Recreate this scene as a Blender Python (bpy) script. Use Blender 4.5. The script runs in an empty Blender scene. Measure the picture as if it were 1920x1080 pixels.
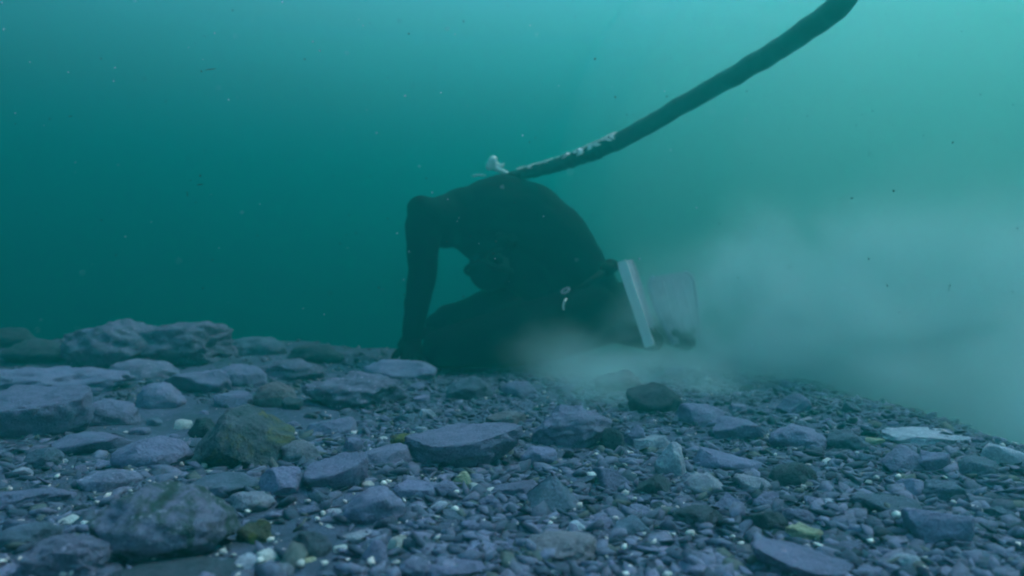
import bpy, bmesh, math, random
import numpy as np
from mathutils import Vector, Matrix, noise, Euler, Quaternion

scene = bpy.context.scene
COL = scene.collection
R = math.radians
random.seed(7)

# ------------------------------------------------------------------ camera
F = 1280.0                      # focal length in pixels of the 1920 wide photograph
HOR = 560.0                     # pixel row of the horizon
CAM_H = 0.28
cam_d = bpy.data.cameras.new("camera")
cam = bpy.data.objects.new("camera", cam_d)
COL.objects.link(cam)
cam_d.sensor_width = 36.0
cam_d.lens = 36.0 * F / 1920.0
cam_d.clip_start = 0.01
cam_d.clip_end = 400.0
PITCH = math.atan((HOR - 540.0) / F)
cam.location = (0, 0, CAM_H)
cam.rotation_euler = (R(90) + PITCH, 0, 0)
cam_d.dof.use_dof = True
cam_d.dof.focus_distance = 1.15
cam_d.dof.aperture_fstop = 3.2
scene.camera = cam

# ------------------------------------------------------------------ sky, sun, exposure
SUN_EL, SUN_AZ = R(56), R(68)           # azimuth measured from +Y (the view) towards +X
world = bpy.data.worlds.new("World")
scene.world = world
world.use_nodes = True
nt = world.node_tree
nt.nodes.clear()
wo = nt.nodes.new("ShaderNodeOutputWorld")
bg = nt.nodes.new("ShaderNodeBackground")
sky = nt.nodes.new("ShaderNodeTexSky")
sky.sky_type = 'NISHITA'
sky.sun_disc = False
sky.sun_elevation = SUN_EL
sky.sun_rotation = SUN_AZ
bg.inputs["Strength"].default_value = 0.15
nt.links.new(sky.outputs[0], bg.inputs[0])
nt.links.new(bg.outputs[0], wo.inputs[0])
sun_d = bpy.data.lights.new("sun", 'SUN')
sun_d.energy = 1.05
sun_d.angle = R(25)
sun_d.color = (1.0, 0.98, 0.95)
sun = bpy.data.objects.new("sun", sun_d)
COL.objects.link(sun)
sun_dir = Vector((math.sin(SUN_AZ) * math.cos(SUN_EL), math.cos(SUN_AZ) * math.cos(SUN_EL), math.sin(SUN_EL)))
sun.rotation_euler = sun_dir.to_track_quat('Z', 'Y').to_euler()
sun.location = (3, 3, 8)
vs = scene.view_settings
vs.view_transform = 'Standard'
vs.look = 'None'
vs.gamma = 1.0
vs.use_curve_mapping = False
vs.exposure = 3.6
scene.cycles.volume_bounces = 4
scene.cycles.max_bounces = 8
scene.cycles.diffuse_bounces = 2
scene.cycles.volume_max_steps = 256
scene.cycles.use_denoising = True
scene.cycles.sample_clamp_indirect = 0.8
scene.cycles.pixel_filter_type = 'BLACKMAN_HARRIS'
scene.cycles.filter_width = 2.1
scene.cycles.sample_clamp_direct = 3.0

# ------------------------------------------------------------------ helpers
def ray(px, py):
    """direction with unit y-component through a pixel of the 1920x1080 photograph"""
    v = Vector(((px - 960.0) / F, (540.0 - py) / F, -1.0))
    v = Matrix.Rotation(R(90) + PITCH, 3, 'X') @ v
    return v / v.y

def P(px, py, d):
    return Vector((0, 0, CAM_H)) + ray(px, py) * d

def proj(p):
    v = Matrix.Rotation(-(R(90) + PITCH), 3, 'X') @ (Vector(p) - Vector((0, 0, CAM_H)))
    return 960 + F * v.x / -v.z, 540 - F * v.y / -v.z

def fbm(x, y, z=0.0):
    return noise.noise(Vector((x, y, z)))

def terrain(x, y):
    z = 0.030 * fbm(x * 1.2 + 3, y * 1.2) + 0.014 * fbm(x * 4.1, y * 4.1 + 7) + 0.006 * fbm(x * 11, y * 11 + 2)
    s = x - 1.02 - 0.10 * fbm(y * 1.7, 5.0)
    s = 0.5 * (s + math.sqrt(s * s + 0.02)) - 0.03
    z -= 2.6 * (1 - math.exp(-max(0, s) * 0.5 / 2.6))
    bank = 1 / (1 + math.exp((x + 0.55) * 7))
    z += 0.085 * bank * math.exp(-((y - 2.85) / 0.5) ** 2) * (1 + .7 * fbm(x * 2.7, y * 2.7, 8))
    t = max(0.0, y - 3.25 - .15 * fbm(x * 1.5, 6.0))
    z -= 1.8 * (1 - math.exp(-t * 0.5 / 1.8))
    l = 0 * max(0.0, -x - 0.5) * max(0.0, min(1.0, (y - 1.4)))
    z += 0.06 * l / (1 + l)
    return z

def ground_hit(px, py, lift=0.0):
    r = ray(px, py)
    d = 0.35
    while d < 12:
        p = Vector((0, 0, CAM_H)) + r * d
        if p.z <= terrain(p.x, p.y) + lift:
            return p, d
        d += 0.01
    return p, d

def link(o, parent=None):
    COL.objects.link(o)
    if parent is not None:
        o.parent = parent
        o.matrix_parent_inverse = Matrix.Identity(4)
    return o

def tag(o, label=None, cat=None, group=None, kind=None):
    if label: o["label"] = label
    if cat: o["category"] = cat
    if group: o["group"] = group
    if kind: o["kind"] = kind
    return o

def mesh_obj(name, verts, faces, mat, parent=None, smooth=True):
    me = bpy.data.meshes.new(name)
    me.from_pydata([tuple(v) for v in verts], [], faces)
    me.update()
    if smooth:
        me.polygons.foreach_set("use_smooth", [True] * len(me.polygons))
    me.materials.append(mat)
    return link(bpy.data.objects.new(name, me), parent)

# ------------------------------------------------------------------ materials
class NT:
    def __init__(self, name):
        self.m = bpy.data.materials.new(name)
        self.m.use_nodes = True
        self.t = self.m.node_tree
        self.t.nodes.clear()
        self.out = self.n("ShaderNodeOutputMaterial")
    def n(self, typ, **kw):
        nd = self.t.nodes.new(typ)
        for k, v in kw.items(): setattr(nd, k, v)
        return nd
    def l(self, a, b): self.t.links.new(a, b)
    def noise(self, vec, scale, detail=6, rough=0.6, dist=0.0):
        nd = self.n("ShaderNodeTexNoise")
        nd.inputs["Scale"].default_value = scale
        nd.inputs["Detail"].default_value = detail
        nd.inputs["Roughness"].default_value = rough
        nd.inputs["Distortion"].default_value = dist
        if vec: self.l(vec, nd.inputs["Vector"])
        return nd.outputs["Fac"]
    def ramp(self, fac, a, b):
        nd = self.n("ShaderNodeMapRange")
        nd.clamp = True
        nd.inputs[1].default_value = a
        nd.inputs[2].default_value = b
        self.l(fac, nd.inputs[0])
        return nd.outputs[0]
    def mix(self, fac, a, b):
        nd = self.n("ShaderNodeMix", data_type='RGBA')
        for s, v in ((nd.inputs[0], fac), (nd.inputs[6], a), (nd.inputs[7], b)):
            if isinstance(v, tuple): s.default_value = (*v, 1) if len(v) == 3 else v
            elif isinstance(v, (int, float)): s.default_value = v
            else: self.l(v, s)
        return nd.outputs[2]
    def math(self, op, a, b=0.0):
        nd = self.n("ShaderNodeMath", operation=op)
        for s, v in ((nd.inputs[0], a), (nd.inputs[1], b)):
            if isinstance(v, (int, float)): s.default_value = v
            else: self.l(v, s)
        return nd.outputs[0]

def surf(nt, col, rough=0.85, bump=None, bs=0.4, bd=0.004, spec=0.25):
    b = nt.n("ShaderNodeBsdfPrincipled")
    if isinstance(col, tuple): b.inputs["Base Color"].default_value = (*col, 1)
    else: nt.l(col, b.inputs["Base Color"])
    b.inputs["Roughness"].default_value = rough
    b.inputs["Specular IOR Level"].default_value = spec
    if bump is not None:
        bp = nt.n("ShaderNodeBump")
        bp.inputs["Strength"].default_value = bs
        bp.inputs["Distance"].default_value = bd
        nt.l(bump, bp.inputs["Height"])
        nt.l(bp.outputs[0], b.inputs["Normal"])
    nt.l(b.outputs[0], nt.out.inputs[0])
    return nt.m

def rock_mat(name, c1, c2, patch=None, pa=0.5, speck=None, scale=28):
    k = NT(name)
    tc = k.n("ShaderNodeTexCoord").outputs["Object"]
    oi = k.n("ShaderNodeObjectInfo").outputs["Random"]
    off = k.n("ShaderNodeVectorMath", operation='ADD')
    k.l(tc, off.inputs[0])
    k.l(k.math('MULTIPLY', oi, 17.0), off.inputs[1])
    v = off.outputs[0]
    n1 = k.noise(v, scale, 8, 0.65, 0.4)
    col = k.mix(k.ramp(n1, 0.33, 0.68), c1, c2)
    fine = k.noise(v, scale * 9, 4, 0.7)
    col = k.mix(k.math('MULTIPLY', k.ramp(fine, 0.52, 0.75), 0.45), col, tuple(min(1, 1.7 * x) for x in c2))
    col = k.mix(k.math('MULTIPLY', k.ramp(fine, 0.48, 0.28), 0.5), col, tuple(0.45 * x for x in c1))
    if patch:
        n2 = k.noise(v, scale * 0.55, 6, 0.7, 0.8)
        col = k.mix(k.math('MULTIPLY', k.ramp(n2, pa, pa + 0.12), 0.85), col, patch)
    if speck:
        vo = k.n("ShaderNodeTexVoronoi")
        vo.inputs["Scale"].default_value = scale * 3.2
        k.l(v, vo.inputs["Vector"])
        n3 = k.noise(v, scale * 1.3, 3)
        f = k.math('MULTIPLY', k.ramp(vo.outputs["Distance"], 0.34, 0.2), k.ramp(n3, 0.5, 0.6))
        col = k.mix(f, col, speck)
    # tone differs from stone to stone
    hs = k.n("ShaderNodeHueSaturation")
    k.l(col, hs.inputs["Color"])
    k.l(k.math('MULTIPLY_ADD', oi, 0.5), hs.inputs["Value"])
    hs.inputs["Value"].links[0].from_node.inputs[2].default_value = 0.82
    bh = k.math('ADD', k.noise(v, scale * 2.2, 9, 0.75), k.math('MULTIPLY', fine, 0.5))
    return surf(k, hs.outputs[0], 0.9, bh, 1.0, 0.010, 0.12)

M = {}
M['purple'] = rock_mat('slate_stone', (0.123, 0.141, 0.249), (0.207, 0.216, 0.367))
M['dusty'] = rock_mat('dusty_stone', (0.162, 0.177, 0.303), (0.252, 0.261, 0.429))
M['dark'] = rock_mat('dark_stone', (0.032, 0.057, 0.077), (0.078, 0.099, 0.141))
M['teal'] = rock_mat('green_weathered_stone', (0.070, 0.108, 0.161), (0.138, 0.178, 0.279))
M['mottled'] = rock_mat('mottled_stone', (0.103, 0.117, 0.203), (0.240, 0.250, 0.397), None, 0.5, (0.490, 0.503, 0.755), 34)
M['mossy'] = rock_mat('mossy_stone', (0.039, 0.068, 0.087), (0.110, 0.137, 0.186), (0.147, 0.161, 0.063), 0.54)
M['algae'] = rock_mat('algae_stone', (0.155, 0.171, 0.281), (0.233, 0.242, 0.382), (0.030, 0.075, 0.060), 0.45, (0.310, 0.334, 0.452), 44)
M['ochre'] = rock_mat('ochre_stone', (0.188, 0.205, 0.296), (0.272, 0.288, 0.375), (0.266, 0.266, 0.119), 0.55)
M['yellow'] = rock_mat('yellow_stone', (0.300, 0.330, 0.250), (0.440, 0.460, 0.360))
M['moss'] = rock_mat('moss_lump', (0.050, 0.070, 0.060), (0.130, 0.140, 0.110), (0.190, 0.210, 0.060), 0.50, None, 60)
M['brown'] = rock_mat('brown_stone', (0.135, 0.131, 0.179), (0.220, 0.220, 0.281))
M['white'] = rock_mat('white_stone', (0.527, 0.601, 0.659), (0.817, 0.788, 0.817))
M['pale'] = rock_mat('pale_stone', (0.245, 0.273, 0.390), (0.431, 0.484, 0.620), None, 0.5, (0.527, 0.601, 0.698))

k = NT('seabed_silt')
tc = k.n("ShaderNodeTexCoord").outputs["Object"]
n1 = k.noise(tc, 6, 8, 0.65)
n2 = k.noise(tc, 90, 6, 0.75)
c = k.mix(k.ramp(n1, 0.35, 0.65), (0.088, 0.122, 0.204), (0.193, 0.219, 0.388))
c = k.mix(k.ramp(n2, 0.35, 0.72), k.mix(0.5, c, (0.018, 0.033, 0.036)), c)
M['ground'] = surf(k, c, 0.95, k.math('ADD', n2, k.noise(tc, 300, 3)), 1.0, 0.008, 0.1)

def island_mat(name, lo, hi, odd=None, oddp=0.93):
    k = NT(name)
    g = k.n("ShaderNodeNewGeometry")
    rnd = g.outputs["Random Per Island"]
    tc = k.n("ShaderNodeTexCoord").outputs["Object"]
    c = k.mix(rnd, lo, hi)
    if odd:
        fr = k.math('FRACT', k.math('MULTIPLY', rnd, 37.3))
        c = k.mix(k.math('GREATER_THAN', fr, oddp), c, odd)
    n = k.noise(tc, 160, 5, 0.7)
    c = k.mix(k.math('MULTIPLY', k.ramp(n, 0.55, 0.3), 0.6), c, tuple(0.4 * x for x in lo))
    return surf(k, c, 0.9, n, 0.6, 0.003, 0.15)
M['chips'] = island_mat('gravel_chips', (0.035, 0.055, 0.09), (0.175, 0.185, 0.30), (0.10, 0.12, 0.13), 0.93)
M['shell'] = island_mat('shell_fragments', (0.45, 0.42, 0.45), (0.82, 0.80, 0.80))

def plain(name, c1, c2, scale, rough=0.7, bs=0.4, bd=0.003, spec=0.25):
    k = NT(name)
    tc = k.n("ShaderNodeTexCoord").outputs["Object"]
    n = k.noise(tc, scale, 6, 0.65)
    return surf(k, k.mix(k.ramp(n, 0.35, 0.65), c1, c2), rough, n, bs, bd, spec)
M['suit'] = plain('black_neoprene', (0.001, 0.005, 0.006), (0.002, 0.008, 0.010), 30, 0.9, 0.3, 0.003, 0.06)
M['glove'] = plain('black_glove', (0.004, 0.006, 0.006), (0.008, 0.010, 0.011), 60, 0.9, 0.3, 0.003, 0.06)
M['strap'] = plain('black_webbing', (0.006, 0.008, 0.008), (0.014, 0.017, 0.017), 120, 0.8, 0.3, 0.002, 0.1)
M['hose'] = plain('hose_rubber', (0.020, 0.035, 0.035), (0.035, 0.055, 0.053), 25, 0.6)
M['sleeve'] = plain('sleeve_fabric', (0.010, 0.016, 0.016), (0.03, 0.04, 0.04), 40, 0.8, 0.8, 0.008)
M['tape'] = plain('white_tape', (0.80, 0.80, 0.80), (0.93, 0.93, 0.93), 60, 0.6)
M['finwhite'] = plain('white_fin_rubber', (0.86, 0.82, 0.88), (0.94, 0.90, 0.94), 30, 0.5)
M['fin'] = plain('grey_fin_blade', (0.25, 0.22, 0.31), (0.36, 0.32, 0.42), 30, 0.5)
M['metal'] = plain('metal_clip', (0.45, 0.46, 0.48), (0.62, 0.63, 0.65), 50, 0.35, 0.2, 0.002, 0.5)
M['lens'] = plain('mask_glass', (0.02, 0.03, 0.03), (0.03, 0.04, 0.04), 5, 0.1, 0.0, 0.001, 0.5)
M['speck'] = plain('drifting_speck', (0.010, 0.02, 0.02), (0.03, 0.04, 0.04), 50)

# ------------------------------------------------------------------ water haze and silt
def box(name, lo, hi, mat):
    x0, y0, z0 = lo; x1, y1, z1 = hi
    v = [(x0,y0,z0),(x1,y0,z0),(x1,y1,z0),(x0,y1,z0),(x0,y0,z1),(x1,y0,z1),(x1,y1,z1),(x0,y1,z1)]
    f = [(3,2,1,0),(4,5,6,7),(0,1,5,4),(1,2,6,5),(2,3,7,6),(3,0,4,7)]
    return mesh_obj(name, v, f, mat, None, False)

SURFACE_Z = 6.2
k = NT('haze_volume')
pv = k.n("ShaderNodeVolumePrincipled")
pv.inputs["Color"].default_value = (0.012, 0.322, 0.286, 1)
pv.inputs["Absorption Color"].default_value = (0, 0, 0, 1)
pv.inputs["Density"].default_value = 0.285
pv.inputs["Anisotropy"].default_value = 0.66
k.l(pv.outputs[0], k.out.inputs["Volume"])
haze = box('haze', (-30, -8, -4.5), (30, 40, SURFACE_Z + 0.1), k.m)
tag(haze, kind='stuff')
haze["label"] = "murky teal water filling the whole picture"

BLOBS = [  # pixel x, pixel y, distance, radii (x, y, z), weight
    (1110, 672, 2.36, (0.38, 0.34, 0.15), 1.3),
    (1280, 640, 2.55, (0.42, 0.40, 0.24), 1.0),
    (1470, 610, 2.62, (0.75, 0.65, 0.46), 1.2),
    (1700, 640, 2.55, (0.85, 0.80, 0.58), 0.9),
    (1940, 720, 2.15, (0.85, 0.85, 0.62), 1.0),
    (1880, 790, 1.75, (0.55, 0.50, 0.22), 0.75),
    (1560, 550, 2.75, (0.75, 0.70, 0.50), 0.5),
    (1850, 480, 2.60, (0.95, 0.85, 0.50), 0.22),
    (1250, 700, 2.15, (0.42, 0.34, 0.13), 0.8),
    (1100, 760, 1.80, (0.24, 0.26, 0.12), 0.9),
    (1330, 735, 2.00, (0.22, 0.25, 0.09), 0.35),
]
k = NT('silt_volume')
pos0 = k.n("ShaderNodeNewGeometry").outputs["Position"]
wn = k.n("ShaderNodeTexNoise"); wn.inputs["Scale"].default_value = 2.2; wn.inputs["Detail"].default_value = 1
k.l(pos0, wn.inputs["Vector"])
w1 = k.n("ShaderNodeVectorMath", operation='MULTIPLY_ADD'); k.l(wn.outputs["Color"], w1.inputs[0])
w1.inputs[1].default_value = (.34, .34, .34); w1.inputs[2].default_value = (-.17, -.17, -.17)
w2 = k.n("ShaderNodeVectorMath", operation='ADD'); k.l(pos0, w2.inputs[0]); k.l(w1.outputs[0], w2.inputs[1])
pos = w2.outputs[0]
tot = None
for (px, py, d, rad, w) in BLOBS:
    c = P(px, py, d)
    s = k.n("ShaderNodeVectorMath", operation='SUBTRACT'); k.l(pos, s.inputs[0]); s.inputs[1].default_value = c
    m = k.n("ShaderNodeVectorMath", operation='DIVIDE'); k.l(s.outputs[0], m.inputs[0]); m.inputs[1].default_value = rad
    ln = k.n("ShaderNodeVectorMath", operation='LENGTH'); k.l(m.outputs[0], ln.inputs[0])
    mr = k.n("ShaderNodeMapRange", interpolation_type='SMOOTHSTEP')
    k.l(ln.outputs["Value"], mr.inputs[0])
    mr.inputs[1].default_value = 1.0; mr.inputs[2].default_value = 0.0
    mr.inputs[3].default_value = 0.0; mr.inputs[4].default_value = w
    tot = mr.outputs[0] if tot is None else k.math('ADD', tot, mr.outputs[0])
nz = k.noise(pos, 3.2, 3, 0.6)
SILT = 7.5
dens = k.math('MULTIPLY', k.math('MULTIPLY', tot, k.ramp(nz, 0.36, 0.64)), SILT)
pv = k.n("ShaderNodeVolumePrincipled")
pv.inputs["Color"].default_value = (0.70, 0.91, 0.94, 1)
pv.inputs["Absorption Color"].default_value = (0, 0, 0, 1)
pv.inputs["Anisotropy"].default_value = 0.45
k.l(dens, pv.inputs["Density"])
k.l(pv.outputs[0], k.out.inputs["Volume"])
sbm = bmesh.new()
bmesh.ops.create_icosphere(sbm, subdivisions=4, radius=1.0, matrix=Matrix.Translation((1.50, 2.35, 0.05)) @ Matrix.Diagonal((1.85, 1.32, 0.95, 1)))
sme = bpy.data.meshes.new('silt_cloud'); sbm.to_mesh(sme); sbm.free(); sme.materials.append(k.m)
silt = link(bpy.data.objects.new('silt_cloud', sme))
k.m.cycles.volume_step_rate = 0.6
tag(silt, "pale cloud of stirred up silt drifting behind the diver's fins", 'silt cloud', None, 'stuff')

# thin milky water on the side the silt drifts to
k = NT('milky_volume')
pv = k.n("ShaderNodeVolumePrincipled")
pv.inputs["Color"].default_value = (0.62, 0.86, 0.84, 1)
pv.inputs["Absorption Color"].default_value = (0, 0, 0, 1)
pv.inputs["Anisotropy"].default_value = 0.45
pv.inputs["Density"].default_value = 0.08
k.l(pv.outputs[0], k.out.inputs["Volume"])
for (c, rad_) in ((P(1880, 400, 3.3), (1.35, 1.2, 1.2)), (P(1840, 380, 3.6), (2.0, 1.5, 1.7)), (P(1960, 400, 4.0), (2.9, 1.9, 2.4))):
    b_ = bmesh.new()
    bmesh.ops.create_icosphere(b_, subdivisions=4, radius=1.0, matrix=Matrix.Translation(c) @ Matrix.Diagonal((*rad_, 1)))
    m_ = bpy.data.meshes.new('milky_haze'); b_.to_mesh(m_); b_.free(); m_.materials.append(k.m)
    tag(link(bpy.data.objects.new('milky_haze', m_)), "thin milky veil of fine silt hanging in the brighter water", 'silt haze', 'milky veils of fine silt', 'stuff')

# ------------------------------------------------------------------ seabed
def axis(lo, hi, dense_lo, dense_hi, step, growth=1.12):
    a = list(np.arange(dense_lo, dense_hi, step))
    s = step; v = dense_hi
    while v < hi: a.append(v); s *= growth; v += s
    a.append(hi)
    s = step; v = dense_lo - step; b = []
    while v > lo: b.append(v); s *= growth; v -= s
    b.append(lo)
    return b[::-1] + a
xs = axis(-29.5, 29.5, -1.6, 2.0, 0.014)
ys = axis(-7.5, 39.5, 0.4, 3.6, 0.014)
nx, ny = len(xs), len(ys)
V = [(x, y, terrain(x, y) + 0.004 * fbm(x * 38, y * 38, 3)) for y in ys for x in xs]
Fc = [(j * nx + i, j * nx + i + 1, (j + 1) * nx + i + 1, (j + 1) * nx + i) for j in range(ny - 1) for i in range(nx - 1)]
g = mesh_obj('seabed', V, Fc, M['ground'])
tag(g, kind='structure')

# ------------------------------------------------------------------ rocks
def ico(sub):
    bm = bmesh.new()
    bmesh.ops.create_icosphere(bm, subdivisions=sub, radius=1.0)
    bm.verts.ensure_lookup_table()
    v = np.array([p.co[:] for p in bm.verts])
    f = [tuple(q.index for q in fc.verts) for fc in bm.faces]
    bm.free()
    return v, f
ICO = {s: ico(s) for s in (1, 2, 3, 4, 5)}

def rock_verts(seed, style, sub):
    rg = np.random.default_rng(seed)
    v = ICO[sub][0].copy()
    if style == 'round': npl, dmin, dmax, nz1, nz2 = 7, 0.74, 0.95, 0.16, 0.055
    elif style == 'slab': npl, dmin, dmax, nz1, nz2 = 11, 0.55, 0.85, 0.10, 0.05
    elif style == 'lump': npl, dmin, dmax, nz1, nz2 = 5, 0.65, 0.95, 0.26, 0.065
    elif style == 'shard': npl, dmin, dmax, nz1, nz2 = 14, 0.35, 0.75, 0.08, 0.05
    else: npl, dmin, dmax, nz1, nz2 = 13, 0.50, 0.84, 0.12, 0.06       # angular
    if style == 'ledge': npl, dmin, dmax, nz1, nz2 = 6, 0.68, 0.92, 0.09, 0.075
    if style == 'peak': npl, dmin, dmax, nz1, nz2 = 4, 0.7, 0.9, 0.05, 0.05
    if style == 'under': npl, dmin, dmax, nz1, nz2 = 5, 0.8, 0.96, 0.12, 0.05
    off = rg.uniform(-50, 50, 3)
    if style == 'slab':
        for s in (1, -1):
            n = np.array([rg.normal(0, .12), rg.normal(0, .12), s]); n /= np.linalg.norm(n)
            e = np.maximum(0, v @ n - rg.uniform(.45, .6)); v -= e[:, None] * n
    if style == 'ledge':
        n = np.array([rg.normal(0, .05), -.20, 1.0]); n /= np.linalg.norm(n)
        e = np.maximum(0, v @ n - .30); v -= e[:, None] * n
        t = np.clip((0.30 - v[:, 2]) / 1.2, 0, 1)
        v[:, 1] *= 1 - .45 * t; v[:, 0] *= 1 - .18 * t
        v[:, 1] *= 1 - .35 * np.abs(v[:, 0]) ** 1.5
    if style == 'under':
        t = np.clip((-0.15 - v[:, 2]) / .85, 0, 1)
        v[:, :2] *= (1 - .45 * t)[:, None]
    if style == 'peak':
        for n in ((-.80, -.25, .55), (.85, -.1, .50), (.1, -.85, .52), (0, .85, .5)):
            n = np.array(n) + rg.normal(0, .08, 3); n /= np.linalg.norm(n)
            e = np.maximum(0, v @ n - .34); v -= e[:, None] * n
    for _ in range(npl):
        n = rg.normal(0, 1, 3)
        n /= np.linalg.norm(n)
        d = rg.uniform(dmin, dmax)
        e = np.maximum(0, v @ n - d)
        v -= e[:, None] * n * 0.97
    for i in range(len(v)):
        q = Vector(v[i] * 1.4 + off)
        a = noise.fractal(q, 1.0, 2.0, 3)
        b = noise.fractal(q * 4.0, 0.8, 2.1, 4 if sub >= 5 else 3) if sub >= 3 else 0
        v[i] *= 1 + nz1 * a + nz2 * b * 1.05
    lo, hi = v.min(0), v.max(0)
    return (v - (lo + hi) / 2) / ((hi - lo) / 2)

def rock_object(name, seed, style, half, loc, rot, mat, sub):
    v = rock_verts(seed, style, sub) * np.array(half)
    o = mesh_obj(name, v, ICO[sub][1], M[mat])
    if style in ('round', 'lump') or sub >= 3:
        pass
    o.location = loc
    o.rotation_euler = rot
    return o

LAND = []      # (px, py, w, h, phrase) of every labelled stone

def place(px, py, w, h, style, mat, label, name='rock', cat='rock', tilt=0.0, sink=0.5, deep=0.8, seed=None, group=None):
    d = 1.2
    hz = 0.05
    for _ in range(5):
        wx = w * d / F / 2
        hw = h * d / F / 2
        a = math.atan2(py - HOR, F)
        sy = wx * deep
        q = hw * hw - (sy * math.sin(a)) ** 2
        hz = math.sqrt(max(q, (0.3 * hw) ** 2)) / math.cos(a)
        p, d = ground_hit(px, py, hz * (1 - 2 * (sink - 0.25)) * 0.5)
    px_size = w * 1024 / 1920
    sub = 5 if px_size > 75 else 4 if px_size > 26 else 3
    sd = seed if seed is not None else int(px * 13 + py * 7)
    o = rock_object(name, sd, style, (wx * 1.04, sy, hz * 1.06), p, (random.uniform(-.06, .06), R(tilt), random.uniform(-.25, .25)), mat, sub)
    tag(o, label, cat, group)
    LAND.append((px, py, w, h, p.copy(), max(wx, sy)))
    return o

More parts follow.
